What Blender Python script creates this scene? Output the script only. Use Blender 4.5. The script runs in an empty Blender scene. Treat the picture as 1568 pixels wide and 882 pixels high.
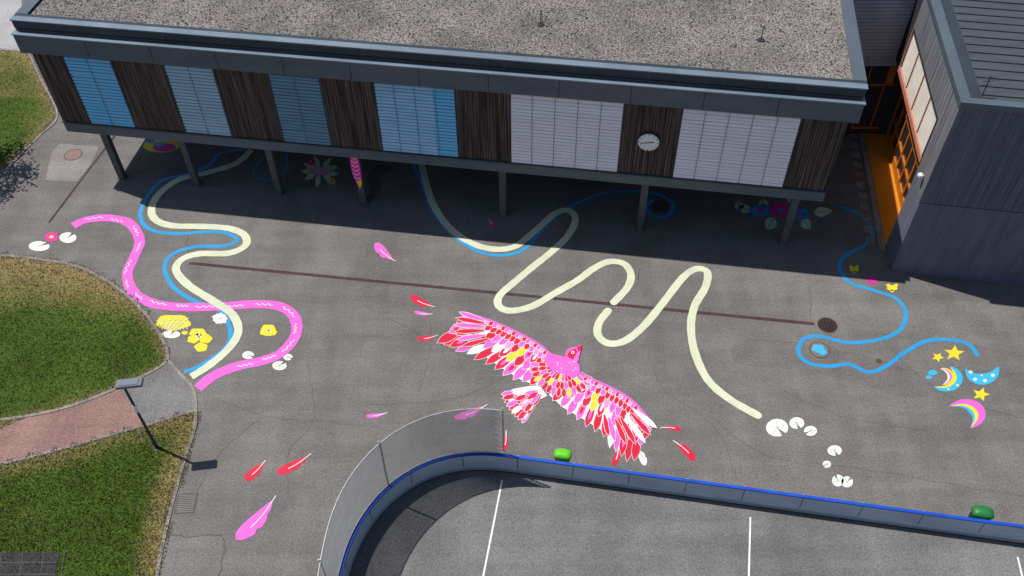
import bpy, math, random
import numpy as np
from mathutils import Vector, Matrix
from mathutils.geometry import tessellate_polygon
random.seed(7); rng=np.random.default_rng(3)
scene=bpy.context.scene
# ---------------------------------------------------------------- survey of the site (photogrammetry of ground plane)
H=30.0; FPX=1429.2; TH=math.radians(48.237); RO=math.radians(-0.653)
_F=np.array([0,math.cos(TH),-math.sin(TH)]); _U0=np.array([0,math.sin(TH),math.cos(TH)]); _R0=np.array([1.,0,0])
_R=math.cos(RO)*_R0+math.sin(RO)*_U0; _U=-math.sin(RO)*_R0+math.cos(RO)*_U0
def ray(u,v): return _F+(u-784)/FPX*_R+(441-v)/FPX*_U
def G(u,v,z=0.0):
    d=ray(u,v); t=(z-H)/d[2]; return np.array([d[0]*t,d[1]*t,z])
# ---------------------------------------------------------------- materials
MATS={}
def mat(name,c1,c2=None,scale=(3,3,3),rough=0.7,bump=0.0,metal=0.0,fine=None,spec=0.3,detail=6,lo=0.35,hi=0.65):
    if name in MATS: return MATS[name]
    m=bpy.data.materials.new(name); m.use_nodes=True; nt=m.node_tree; N=nt.nodes; Lk=nt.links
    b=N['Principled BSDF']; b.inputs['Roughness'].default_value=rough; b.inputs['Metallic'].default_value=metal
    b.inputs['Specular IOR Level'].default_value=spec
    if c2 is None: c2=tuple(x*0.86 for x in c1)
    tc=N.new('ShaderNodeTexCoord'); mp=N.new('ShaderNodeMapping'); mp.inputs['Scale'].default_value=scale
    Lk.new(tc.outputs['Object'],mp.inputs['Vector'])
    n=N.new('ShaderNodeTexNoise'); n.inputs['Scale'].default_value=1; n.inputs['Detail'].default_value=detail
    n.inputs['Roughness'].default_value=0.6
    Lk.new(mp.outputs[0],n.inputs['Vector'])
    r=N.new('ShaderNodeValToRGB'); r.color_ramp.elements[0].position=lo; r.color_ramp.elements[1].position=hi
    r.color_ramp.elements[0].color=(*c2,1); r.color_ramp.elements[1].color=(*c1,1)
    Lk.new(n.outputs['Fac'],r.inputs[0]); col=r.outputs[0]
    if fine:
        n2=N.new('ShaderNodeTexNoise'); n2.inputs['Scale'].default_value=fine[0]; n2.inputs['Detail'].default_value=2
        Lk.new(tc.outputs['Object'],n2.inputs['Vector'])
        mr=N.new('ShaderNodeMapRange'); mr.inputs[1].default_value=0.3; mr.inputs[2].default_value=0.7
        mr.inputs[3].default_value=1-fine[1]; mr.inputs[4].default_value=1+fine[1]
        Lk.new(n2.outputs['Fac'],mr.inputs[0])
        mx=N.new('ShaderNodeMix'); mx.data_type='RGBA'; mx.blend_type='MULTIPLY'; mx.inputs[0].default_value=1
        Lk.new(col,mx.inputs[6]); Lk.new(mr.outputs[0],mx.inputs[7]); col=mx.outputs[2]
        m['finenode']=n2.name
    Lk.new(col,b.inputs['Base Color'])
    if bump>0:
        bp=N.new('ShaderNodeBump'); bp.inputs['Strength'].default_value=bump; bp.inputs['Distance'].default_value=0.02
        src=N[m['finenode']] if fine else n
        Lk.new(src.outputs['Fac'],bp.inputs['Height']); Lk.new(bp.outputs[0],b.inputs['Normal'])
    MATS[name]=m; return m
def asphalt_mat(name,base,tint=(1.04,0.985,0.94)):
    m=bpy.data.materials.new(name); m.use_nodes=True; nt=m.node_tree; N=nt.nodes; Lk=nt.links
    b=N['Principled BSDF']; b.inputs['Roughness'].default_value=0.9; b.inputs['Specular IOR Level'].default_value=0.15
    tc=N.new('ShaderNodeTexCoord')
    val=None
    def noise(sc,amt,det=4,stretch=None,lo=.3,hi=.7,rot=.12):
        nonlocal val
        n=N.new('ShaderNodeTexNoise'); n.inputs['Scale'].default_value=sc; n.inputs['Detail'].default_value=det; n.inputs['Roughness'].default_value=0.62
        if stretch:
            mp=N.new('ShaderNodeMapping'); mp.inputs['Scale'].default_value=stretch; mp.inputs['Rotation'].default_value=(0,0,rot)
            Lk.new(tc.outputs['Object'],mp.inputs[0]); Lk.new(mp.outputs[0],n.inputs['Vector'])
        else: Lk.new(tc.outputs['Object'],n.inputs['Vector'])
        mr=N.new('ShaderNodeMapRange'); mr.inputs[1].default_value=lo; mr.inputs[2].default_value=hi
        mr.inputs[3].default_value=1-amt; mr.inputs[4].default_value=1+amt
        Lk.new(n.outputs['Fac'],mr.inputs[0])
        if val is None: val=mr.outputs[0]
        else:
            mu=N.new('ShaderNodeMath'); mu.operation='MULTIPLY'; Lk.new(val,mu.inputs[0]); Lk.new(mr.outputs[0],mu.inputs[1]); val=mu.outputs[0]
        return n
    noise(0.12,0.13,3); noise(0.45,0.09,7,None,.42,.58); noise(1.0,0.10,4,(0.15,1.6,1)); noise(1.0,.06,4,(1.2,.12,1),.35,.65,-.3); noise(9,0.12,2); f=noise(24,0.36,1)
    mx=N.new('ShaderNodeVectorMath'); mx.operation='SCALE'; mx.inputs[0].default_value=tuple(base*t for t in tint)
    Lk.new(val,mx.inputs['Scale']); Lk.new(mx.outputs[0],b.inputs['Base Color'])
    bp=N.new('ShaderNodeBump'); bp.inputs['Strength'].default_value=0.4; bp.inputs['Distance'].default_value=0.012
    Lk.new(f.outputs['Fac'],bp.inputs['Height']); Lk.new(bp.outputs[0],b.inputs['Normal'])
    MATS[name]=m; return m
M_asph=asphalt_mat('asphalt',0.135); M_court=asphalt_mat('court_asphalt',0.145,(1.01,0.99,0.98)); M_apron=asphalt_mat('apron_asphalt',0.15,(1.01,0.98,0.97))
M_patch=asphalt_mat('patch',0.20,(1.06,0.98,0.94)); M_patch2=asphalt_mat('patch_new',0.122); M_patch3=asphalt_mat('patch_old',0.147)
M_tar=asphalt_mat('tar',0.09); M_red=asphalt_mat('red_path',0.19,(1.25,0.76,0.66))
def paint(n,c,k=.78): return mat('paint_'+n,tuple(x*k for x in c),tuple(x*k*.86 for x in c),(1.2,1.2,1.2),0.65,0,0,(22,0.09))
P_cream=paint('cream',(0.74,0.78,0.56)); P_blue=paint('blue',(0.02,0.36,0.75)); P_pink=paint('pink',(0.88,0.15,0.66))
P_red=paint('red',(0.76,0.008,0.05)); P_white=paint('white',(0.95,0.95,0.92)); P_yellow=paint('yellow',(0.88,0.76,0.03))
P_mag=paint('magenta',(0.82,0.03,0.36)); P_cyan=paint('cyan',(0.05,0.52,0.86)); P_green=paint('pale_green',(0.62,0.76,0.48)); P_lpink=paint('light_pink',(0.92,0.36,0.68))
P_dark=paint('dark',(0.03,0.03,0.04))
M_gravel=mat('roof_gravel',(0.19,0.172,0.158),(0.115,0.104,0.096),(0.5,0.5,0.5),0.95,1.0,0,(13,0.8))
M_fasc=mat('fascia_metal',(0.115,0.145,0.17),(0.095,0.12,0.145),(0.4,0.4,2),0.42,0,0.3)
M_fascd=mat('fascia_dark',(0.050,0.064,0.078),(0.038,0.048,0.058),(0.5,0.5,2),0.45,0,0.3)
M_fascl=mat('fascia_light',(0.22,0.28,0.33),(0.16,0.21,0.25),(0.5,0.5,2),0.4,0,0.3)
M_wood=mat('weathered_wood',(0.22,0.17,0.14),(0.03,0.022,0.018),(14,14,0.35),0.85,0.3,0,None,0.2,8,0.38,0.80)
M_woodd=mat('wood_backing',(0.02,0.017,0.015),None,(3,3,3),0.9)
M_col=mat('column_steel',(0.10,0.11,0.115),(0.075,0.08,0.085),(1,1,1),0.6)
M_soff=mat('soffit',(0.10,0.10,0.11),None,(1,1,1),0.9)
M_slat_b=mat('blind_sky_reflect',(0.40,0.68,0.88),(0.32,0.60,0.80),(0.8,0.8,2),0.35,0,0,None,0.5)  # grey reflective slats: mirrored sky blue is painted into the base colour
M_slat_bb=mat('blind_bright_sky_reflect',(0.14,0.58,0.92),(0.22,0.56,0.82),(0.8,0.8,2),0.35,0,0,None,0.5)  # stronger sky reflection painted into the slat colour
M_slat_d=mat('blind_slate_sky_reflect',(0.15,0.30,0.40),(0.11,0.24,0.34),(0.8,0.8,2),0.35,0,0,None,0.5)  # deeper sky reflection painted into the slat colour
M_slat_g=mat('blind_grey_sky_reflect',(0.42,0.60,0.70),(0.34,0.52,0.62),(0.8,0.8,2),0.4,0,0,None,0.5)  # greyer sky reflection painted into the slat colour
M_slat_w=mat('blind_white',(0.95,0.90,0.90),(0.86,0.81,0.82),(0.5,0.5,3),0.45,0,0,None,0.4)
M_cable=mat('blind_cable',(0.12,0.13,0.15),None,(1,1,1),0.5)
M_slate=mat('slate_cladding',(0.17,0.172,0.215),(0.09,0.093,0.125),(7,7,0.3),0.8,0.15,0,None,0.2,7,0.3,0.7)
M_slates=mat('sunlit_streaked_cladding',(0.25,0.245,0.26),(0.10,0.10,0.12),(9,9,0.35),0.85,0.2,0,None,0.2,8,0.3,0.7)  # streaked side cladding; lighter tone paints in the sunlight on this face
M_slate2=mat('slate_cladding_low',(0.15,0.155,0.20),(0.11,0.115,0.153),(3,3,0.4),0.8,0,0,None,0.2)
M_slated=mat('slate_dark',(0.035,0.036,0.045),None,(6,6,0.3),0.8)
M_tile=mat('roof_tile',(0.065,0.075,0.085),(0.048,0.056,0.063),(0.8,3,1),0.55)
M_orange=mat('orange_floor',(0.60,0.23,0.008),(0.52,0.19,0.008),(1,1,1),0.6)
M_oframe=mat('orange_frame',(0.55,0.17,0.015),(0.42,0.12,0.01),(3,3,3),0.5)
M_pinkf=mat('salmon_lintel',(0.55,0.22,0.15),(0.46,0.18,0.12),(2,2,2),0.6)
M_glass=mat('window_glass',(0.03,0.035,0.04),(0.02,0.02,0.03),(1,1,1),0.08,0,0,None,0.8)
M_board=mat('board_panel',(0.46,0.53,0.62),(0.36,0.42,0.51),(0.5,0.5,1.5),0.5)
M_rail=mat('blue_rail',(0.01,0.08,0.50),(0.01,0.06,0.40),(2,2,2),0.4)
M_galv=mat('galvanised',(0.42,0.42,0.42),(0.30,0.30,0.31),(3,3,3),0.5,0,0.3)
M_wire=mat('fence_wire',(0.36,0.36,0.36),None,(3,3,3),0.55,0,0.2)
M_kerb=mat('kerb_stone',(0.27,0.245,0.215),(0.17,0.155,0.14),(2,2,2),0.9,0,0,(12,0.2))
M_iron=mat('cast_iron',(0.10,0.07,0.06),(0.05,0.04,0.035),(6,6,6),0.7)
M_rust=mat('drain_rust',(0.075,0.040,0.036),(0.045,0.025,0.024),(2,2,2),0.85,0,0,(18,0.3))
M_mat=mat('rubber_mat',(0.045,0.043,0.047),(0.03,0.03,0.034),(2,2,2),0.9,0,0,(20,0.2))
M_pole=mat('lamp_pole',(0.05,0.06,0.07),None,(2,2,2),0.5)
M_lens=mat('lamp_lens',(0.6,0.62,0.6),None,(2,2,2),0.3)
M_bin=mat('bin_green',(0.13,0.55,0.015),(0.10,0.45,0.015),(2,2,2),0.45,0,0,None,0.4)
M_bin2=mat('bin_dark_green',(0.02,0.19,0.045),(0.015,0.14,0.035),(2,2,2),0.45,0,0,None,0.4)
M_black=mat('black',(0.01,0.01,0.01),None,(1,1,1),0.5)
M_clock=mat('clock_face',(0.82,0.84,0.80),(0.76,0.78,0.75),(1,1,1),0.5)
M_leaf=mat('leaf',(0.09,0.14,0.03),(0.045,0.08,0.018),(1.5,1.5,1.5),0.7)
M_bark=mat('bark',(0.10,0.075,0.05),None,(4,4,1),0.9)
# ---------------------------------------------------------------- mesh helpers
def obj(name,verts,faces,m,parent=None,smooth=False):
    me=bpy.data.meshes.new(name); me.from_pydata([tuple(map(float,v)) for v in verts],[],faces); me.validate(); me.update()
    ms=m if isinstance(m,list) else [m]
    for x in ms: me.materials.append(x)
    o=bpy.data.objects.new(name,me); scene.collection.objects.link(o)
    if parent: o.parent=parent
    if smooth:
        for p in me.polygons: p.use_smooth=True
    return o
def empty(name):
    e=bpy.data.objects.new(name,None); scene.collection.objects.link(e); return e
class MB:
    def __init__(s): s.v=[]; s.f=[]; s.mi=[]
    def add(s,v,f,mi=0):
        o=len(s.v); s.v+=[tuple(map(float,x)) for x in v]; s.f+=[tuple(i+o for i in q) for q in f]; s.mi+=[mi]*len(f)
    def out(s,name,m,parent=None,smooth=False):
        ob=obj(name,s.v,s.f,m,parent,smooth)
        if isinstance(m,list) and len(ob.data.polygons)==len(s.mi):
            for p,i in zip(ob.data.polygons,s.mi): p.material_index=i
        return ob
BF=[(0,3,2,1),(4,5,6,7),(0,1,5,4),(1,2,6,5),(2,3,7,6),(3,0,4,7)]
class Frame:
    def __init__(s,o,a,b): s.o=np.array([o[0],o[1],0.]); s.a=np.array([a[0],a[1],0.]); s.b=np.array([b[0],b[1],0.])
    def P(s,p,q,z): return s.o+s.a*p+s.b*q+np.array([0,0,z])
    def bv(s,p0,p1,q0,q1,z0,z1): return [s.P(p0,q0,z0),s.P(p1,q0,z0),s.P(p1,q1,z0),s.P(p0,q1,z0),s.P(p0,q0,z1),s.P(p1,q0,z1),s.P(p1,q1,z1),s.P(p0,q1,z1)]
    def box(s,name,p0,p1,q0,q1,z0,z1,m,parent=None,bevel=0):
        o=obj(name,s.bv(p0,p1,q0,q1,z0,z1),BF,m,parent)
        if bevel:
            b=o.modifiers.new('b','BEVEL'); b.width=bevel; b.segments=2
        return o
WF=Frame((0,0),(1,0),(0,1))
def cyl(mb,a,b,r0,r1=None,n=12,mi=0):
    a=np.array(a,float); b=np.array(b,float); r1=r0 if r1 is None else r1
    d=(b-a)/np.linalg.norm(b-a); x=np.cross(d,[0,0,1.]) if abs(d[2])<0.9 else np.cross(d,[1.,0,0]); x/=np.linalg.norm(x); y=np.cross(d,x)
    v=[a+r0*(math.cos(t)*x+math.sin(t)*y) for t in np.linspace(0,2*math.pi,n,endpoint=False)]+[b+r1*(math.cos(t)*x+math.sin(t)*y) for t in np.linspace(0,2*math.pi,n,endpoint=False)]
    f=[(i,(i+1)%n,n+(i+1)%n,n+i) for i in range(n)]+[tuple(range(n))[::-1],tuple(range(n,2*n))]
    mb.add(v,f,mi)
def smooth_px(pts,n=8,closed=False):
    P=[np.array(p,float) for p in pts]; out=[]; N=len(P)
    rngi=range(N if closed else N-1)
    for i in rngi:
        if closed: p0,p1,p2,p3=P[i-1],P[i],P[(i+1)%N],P[(i+2)%N]
        else: p0=P[max(i-1,0)];p1=P[i];p2=P[i+1];p3=P[min(i+2,N-1)]
        for k in range(n):
            t=k/n; out.append(0.5*((2*p1)+(-p0+p2)*t+(2*p0-5*p1+4*p2-p3)*t*t+(-p0+3*p1-3*p2+p3)*t**3))
    if not closed: out.append(P[-1])
    return out
def ribbon_w(mb,W,width,z,mi=0,taper=False,cap=True):
    W=[np.array([w[0],w[1]]) for w in W]; n=len(W); v=[];
    for i,w in enumerate(W):
        d=W[min(i+1,n-1)]-W[max(i-1,0)]; d/=np.linalg.norm(d)+1e-9; nn=np.array([-d[1],d[0]])
        wd=width/2*(1+0.03*math.sin(i*1.7)+0.03*math.sin(i*0.61))
        if taper: wd*=math.sin(math.pi*min(1,max(0.02,(i+0.3)/n)))**0.5
        v+= [(*(w+nn*wd),z),(*(w-nn*wd),z)]
    f=[(2*i,2*i+1,2*i+3,2*i+2) for i in range(n-1)]
    mb.add(v,f,mi)
    if cap and not taper:
        for e,s in ((0,1),(n-1,-1)):
            d=W[e]-W[e+s]; d/=np.linalg.norm(d); a0=math.atan2(d[1],d[0])
            c=[(W[e][0]+width/2*math.cos(a0+t),W[e][1]+width/2*math.sin(a0+t),z) for t in np.linspace(-math.pi/2,math.pi/2,9)]
            mb.add(c,[tuple(range(9))],mi)
def ribbon(name,pts,width,z,m,parent=None,n=8,cap=True):
    mb=MB(); ribbon_w(mb,[G(*p) for p in smooth_px(pts,n)],width,z,0,False,cap); return mb.out(name,m,parent)
def polyfaces(v):
    return [tuple(t) for t in tessellate_polygon([[Vector((p[0],p[1],0)) for p in v]])]
def up(v,f):
    r=[]
    for t in f:
        a,b,c=[np.array(v[i][:2]) for i in t[:3]]
        r.append(tuple(t) if (b-a)[0]*(c-a)[1]-(b-a)[1]*(c-a)[0]>0 else tuple(t)[::-1])
    return r
def poly_add(mb,px,z,mi=0):
    v=[(*G(*p)[:2],z) for p in px]; mb.add(v,up(v,polyfaces(v)),mi)
def sheet(name,px,z,m,parent=None,sm=0):
    if sm: px=smooth_px(px,sm,True)
    mb=MB(); poly_add(mb,px,z); return mb.out(name,m,parent)
def ell(cx,cy,rx,ry,n=20,rot=0,a0=0,a1=2*math.pi,end=False):
    c,s=math.cos(rot),math.sin(rot)
    return [(cx+rx*math.cos(t)*c-ry*math.sin(t)*s,cy+rx*math.cos(t)*s+ry*math.sin(t)*c) for t in np.linspace(a0,a1,n,endpoint=end)]
# ---------------------------------------------------------------- ground
GR=400
obj('ground',[(-GR,-GR,0),(GR,-GR,0),(GR,GR,0),(-GR,GR,0)],[(0,1,2,3)],M_asph)
def inside(poly,x,y):
    c=False; n=len(poly); j=n-1
    for i in range(n):
        if (poly[i][1]>y)!=(poly[j][1]>y) and x<(poly[j][0]-poly[i][0])*(y-poly[i][1])/(poly[j][1]-poly[i][1])+poly[i][0]: c=not c
        j=i
    return c
m=bpy.data.materials.new('grass'); m.use_nodes=True; nt=m.node_tree; N=nt.nodes; Lk=nt.links
b=N['Principled BSDF']; b.inputs['Roughness'].default_value=0.85; b.inputs['Specular IOR Level'].default_value=0.15
at=N.new('ShaderNodeVertexColor'); at.layer_name='Col'
tc=N.new('ShaderNodeTexCoord'); n=N.new('ShaderNodeTexNoise'); n.inputs['Scale'].default_value=9; n.inputs['Detail'].default_value=5; Lk.new(tc.outputs['Object'],n.inputs['Vector'])
mr=N.new('ShaderNodeMapRange'); mr.inputs[1].default_value=.3; mr.inputs[2].default_value=.7; mr.inputs[3].default_value=.6; mr.inputs[4].default_value=1.4; Lk.new(n.outputs['Fac'],mr.inputs[0])
mx=N.new('ShaderNodeMix'); mx.data_type='RGBA'; mx.blend_type='MULTIPLY'; mx.inputs[0].default_value=1
Lk.new(at.outputs[0],mx.inputs[6]); Lk.new(mr.outputs[0],mx.inputs[7]); Lk.new(mx.outputs[2],b.inputs['Base Color'])
M_grass=m
def vnoise(x,y,seed=0):
    s=0
    for k,(f,a) in enumerate(((0.5,1),(1.1,.6),(2.7,.4),(6.1,.25))):
        s+=a*math.sin(f*x*1.3+seed+k*2.1+1.7*math.sin(f*y+k))*math.sin(f*y*1.1+seed*1.7+k+1.3*math.sin(f*x*.9+k*3))
    return s/1.6
def lawn(name,px,dryfun,nblades,sm=4):
    px=smooth_px(px,sm,True) if sm else px
    W=[G(*p)[:2] for p in px]
    A=np.array(W); B=np.roll(A,-1,axis=0)
    def dist(x,y):
        P=np.array([x,y]); d=B-A; t=np.clip(((P-A)*d).sum(1)/((d*d).sum(1)+1e-9),0,1); q=A+d*t[:,None]-P
        return math.sqrt((q*q).sum(1).min())
    e=empty(name)
    v=[(*w,0.02) for w in W]; v+=[(*w,0.0) for w in W]; nW=len(W)
    obj('soil',v,up(v,polyfaces(v[:nW]))+[(i,(i+1)%nW,nW+(i+1)%nW,nW+i) for i in range(nW)],mat('dry_soil',(0.17,0.135,0.075),(0.12,0.095,0.05),(2,2,2),0.95,0,0,(14,0.3)),e)
    g=0.22; x0,y0=A.min(0); x1,y1=A.max(0); nx=int((x1-x0)/g)+2; ny=int((y1-y0)/g)+2
    idx={};vv=[];cc=[];ff=[]
    def colr(x,y):
        d=dist(x,y); dry=dryfun(x,y,d)+0.26*vnoise(x,y,len(px)); dry=min(1,max(0,dry))
        gr=np.array([0.046,0.078,0.009])*(1+0.25*vnoise(y*1.5,x*1.5,3)); dr=np.array([0.22,0.165,0.072])
        return gr*(1-dry)+dr*dry
    for i in range(nx):
        for j in range(ny):
            x=x0+i*g;y=y0+j*g
            if inside(W,x,y): idx[i,j]=len(vv); vv.append((x,y,0.026)); cc.append(colr(x,y))
    for (i,j) in list(idx):
        q=[(i,j),(i+1,j),(i+1,j+1),(i,j+1)]
        if all(k in idx for k in q): ff.append(tuple(idx[k] for k in q))
    def setcol(o,cols):
        ca=o.data.color_attributes.new('Col','FLOAT_COLOR','POINT')
        ca.data.foreach_set('color',np.hstack([np.array(cols),np.ones((len(cols),1))]).astype(np.float32).ravel())
    o=obj('turf',vv,ff,M_grass,e); setcol(o,cc)
    bv=[];bf=[];bc=[]; xs=rng.uniform(x0,x1,nblades); ys=rng.uniform(y0,y1,nblades)
    for x,y in zip(xs,ys):
        k=(int((x-x0)/g),int((y-y0)/g))
        if k not in idx: continue
        c=np.array(cc[idx[k]])*rng.uniform(0.6,1.45); a=rng.uniform(0,6.28); w=rng.uniform(.01,.024); h=rng.uniform(.03,.09); l=rng.uniform(-.05,.05,2)
        o0=len(bv); bv+=[(x-w*math.cos(a),y-w*math.sin(a),.02),(x+w*math.cos(a),y+w*math.sin(a),.02),(x+l[0],y+l[1],.02+h)]; bf.append((o0,o0+1,o0+2)); bc+=[c]*3
    o=obj('blades',bv,bf,M_grass,e); setcol(o,bc)
    return e
ss=lambda a,b,x:(lambda t:t*t*(3-2*t))(min(1,max(0,(x-a)/(b-a))))
Y480=G(100,470)[1]; Y400=G(100,400)[1]
L1=[(-60,385),(0,391),(50,396),(110,406),(160,428),(205,462),(235,497),(254,530),(257,552),(240,565),(190,590),(120,618),(50,636),(-60,650)]
lawn('grass_lawn',L1,lambda x,y,d:0.95*ss(Y480-1.6,Y400-.4,y)+0.45*(1-ss(0,0.6,d))-0.14,40000)
L2=[(-60,722),(0,711),(100,686),(220,652),(285,633),(299,634),(297,660),(284,700),(270,750),(257,800),(246,850),(238,900),(220,980),(-60,980)]
lawn('grass_lawn',L2,lambda x,y,d:0.85*(1-ss(0.1,1.3,d))-0.14,55000)
L3=[(-140,76),(-40,75),(0,76),(43,80),(62,120),(87,176),(62,205),(38,228),(0,262),(-140,300)]
lawn('grass_lawn',L3,lambda x,y,d:0.5*(1-ss(0,0.8,d))+(0.3 if y>G(0,150)[1] else -.05),24000,0)
sheet('footpath',[(-120,661),(0,645),(50,636),(120,618),(182,594),(224,652),(100,686),(0,711),(-120,735)],0.006,M_red)
sheet('asphalt_apron',[(182,594),(240,565),(257,552),(275,570),(300,605),(300,633),(285,632),(224,652)],0.006,M_apron)
sheet('pavement',[(-200,-60),(30,-60),(34,20),(42,78),(0,76),(-200,76)],0.006,mat('light_paving',(0.36,0.36,0.36),(0.28,0.28,0.28),(.5,.5,.5),0.9,0,0,(10,.12)))
def strip(mb,W,z0,z1,o0,o1,mi=0):
    n=len(W); v=[]
    for i,w in enumerate(W):
        d=np.array(W[min(i+1,n-1)])-np.array(W[max(i-1,0)]); d/=np.linalg.norm(d)+1e-9; nn=np.array([-d[1],d[0]])
        a=np.array(w)+nn*o0; c=np.array(w)+nn*o1
        v+=[(*a,z0),(*c,z0),(*c,z1),(*a,z1)]
    f=[]
    for i in range(n-1):
        for k in range(4): f.append((4*i+k,4*i+(k+1)%4,4*i+4+(k+1)%4,4*i+4+k))
    f+=[(0,1,2,3),(4*n-4,4*n-1,4*n-2,4*n-3)]
    mb.add(v,f,mi)
def kerb(name,px,w=0.12,h=0.035,sm=6):
    W=[G(*p)[:2] for p in smooth_px(px,sm)]; mb=MB(); strip(mb,W,0,h,-w/2,w/2); return mb.out(name,M_kerb)
kerb('kerb',L1[1:9]); kerb('kerb',L1[8:]); kerb('kerb',[(275,572),(292,590),(299,606),(300,634)]+L2[6:12]); kerb('kerb',L2[0:5]+[(296,632)]); kerb('kerb',[(43,78),(62,120),(88,176),(62,207),(38,230),(0,264),(-100,300)],.1)
kerb('kerb',[(257,552),(275,572)]); kerb('kerb',[(-20,76),(43,79)],.1)
sheet('rubber_play_mat',[(-60,850),(0,847),(93,846),(80,900),(60,980),(-60,980)],0.045,M_mat)
mb=MB()
for k in range(6):
    a=(-60+k*32,846); ribbon_w(mb,[G(*a),G(a[0]-18,960)],0.03,0.05,cap=False)
for v_ in (862,880): ribbon_w(mb,[G(-60,v_+1),G(88,v_)],0.03,0.053,cap=False)
mb.out('mat_joint',M_black,bpy.data.objects['rubber_play_mat'])
# asphalt repairs, seams and stains
sheet('asphalt_patch',[(78,236),(90,220),(152,224),(140,250),(118,278),(70,276)],0.004,M_patch)
sheet('asphalt_patch',[(1241,438),(1568,470),(1568,540),(1400,516),(1243,494)],0.003,M_patch3)
sheet('asphalt_patch',[(244,820),(342,822),(334,900),(236,900)],0.003,M_patch3)
sheet('asphalt_patch',[(1140,520),(1260,530),(1420,575),(1400,610),(1250,570),(1130,556)],0.003,M_patch2,None,4)
mb=MB()
for pts,w in (([(258,818),(300,822),(342,822),(336,882)],.04),([(1241,438),(1243,494)],.03),([(1140,520),(1200,524),(1260,520)],.03),([(560,470),(700,540),(760,560)],.02),
              ([(300,600),(420,640),(520,648),(600,660)],.02),([(1090,640),(1180,700),(1330,720),(1568,760)],.02),([(980,410),(975,440)],.03),([(800,560),(700,610),(560,620)],.02),([(1350,520),(1440,600),(1568,640)],.02),([(286,355),(288,400)],.03),([(1000,560),(1020,600),(1100,660),(1130,740)],.02),
              ([(470,560),(480,640),(440,700),(450,790)],.015),([(640,420),(660,520),(640,600)],.015),([(1200,600),(1300,640),(1420,660)],.015),([(400,640),(330,700),(300,760)],.02)):
    W=[G(*p) for p in smooth_px(pts,8)]; W=[np.array([w_[0]+rng.normal(0,.03),w_[1]+rng.normal(0,.03)]) for w_ in W]
    ribbon_w(mb,W,w,0.0045,cap=False)
mb.out('asphalt_seam',M_tar)
mb=MB()
poly_add(mb,smooth_px([(572,258),(585,252),(600,256),(590,266),(580,275),(585,285),(575,300),(560,318),(552,312),(563,300),(568,285),(560,272)],4,True),0.004)
mb.out('water_stain',M_tar)
ribbon('drain_channel',[(290,403),(600,433),(900,462),(1247,496)],0.16,0.006,M_rust,None,8,False)
ribbon('drain_channel',[(176,208),(130,268),(75,341)],0.12,0.006,M_rust,None,8,False)
def manhole(u,v,r,m=M_iron,ringm=M_kerb,grid=True):
    e=empty('manhole_cover'); c=G(u,v); mb=MB()
    def disc(r0,z,mi,n=28): mb.add([(c[0]+r0*math.cos(t),c[1]+r0*math.sin(t),z) for t in np.linspace(0,2*math.pi,n,endpoint=False)],[tuple(range(n))],mi)
    disc(r,0.008,1); disc(r*.88,0.012,0)
    if grid:
        for k in (-.6,-.3,0,.3,.6):
            h=math.sqrt(.72-k*k)*r*.95
            for s in (0,1):
                a=(c[0]+k*r,c[1]-h) if s==0 else (c[0]-h,c[1]+k*r); b_=(c[0]+k*r,c[1]+h) if s==0 else (c[0]+h,c[1]+k*r)
                ribbon_w(mb,[np.array(a),np.array(b_)],.035,0.016+0.003*s,2,cap=False)
    mb.out('cover',[m,ringm,M_rust],e); return e
manhole(1267,498,.42,M_black,M_iron); manhole(1255,536,.42,M_court,M_iron,False); manhole(1346,553,.13,M_iron,M_iron,False); manhole(1012,316,.42,M_iron,M_tar,False)
manhole(112,237,.45,mat('cover_pink',(0.22,0.14,0.13),None,(3,3,3),0.8),M_iron,False)
e=empty('drain_grate'); c=G(285,771); fr=Frame((c[0],c[1]),(1,0.05),(-0.05,1))
fr.box('frame',-.36,.36,-.4,.4,0,.006,M_iron,e)
M_gr=mat('grate_steel',(0.16,0.16,0.16),None,(3,3,3),.6)
for k in range(10): fr.box('bar',-.31,.31,-.35+k*.073,-.315+k*.073,.006,.014,M_gr,e)
# ---------------------------------------------------------------- painted lines
ribbon('blue_line_marking',[(375,228),(335,236),(322,252),(290,266),(250,276),(226,300),(215,330),(228,350),(265,358),(330,355),(358,362),(362,370),(340,377),(300,378),(265,389),(252,410),(266,440),(300,462),(335,475),(353,505),(345,533),(310,558),(285,569)],.19,.008,P_blue)
PK=[(112,346),(132,337),(165,334),(198,342),(214,368),(205,395),(195,420),(204,447),(232,464),(270,470),(330,470),(390,466),(430,470),(452,488),(452,515),(430,541),(400,553),(360,562),(325,577),(303,595)]
ribbon('pink_line_marking',PK,.46,.012,P_pink,None,8,False)
ribbon('cream_line_marking',[(385,230),(362,250),(320,264),(275,275),(243,298),(232,322),(240,338),(265,346),(310,347),(350,350),(374,360),(376,376),(350,388),(305,389),(278,398),(270,415),(290,438),(328,462),(356,482),(365,508),(350,534),(320,560),(293,577)],.35,.016,P_cream,None,8,False)
ribbon('blue_line_marking',[(632,250),(650,292),(664,325),(690,357),(730,384),(770,391),(805,380),(835,345),(860,325),(895,306),(935,294),(1000,296),(1030,312),(1022,330),(1000,330),(990,318),(1000,306)],.17,.008,P_blue)
ribbon('cream_line_marking',[(645,250),(655,290),(670,325),(697,357),(740,379),(785,379),(820,353),(850,327),(872,323),(881,338),(868,363),(843,387),(818,407),(788,432),(765,453),(764,469),(782,476),(815,469),(850,449),(885,429),(908,412),(932,401),(955,404),(966,420),(961,440),(940,463)],.33,.012,P_cream)
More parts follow.
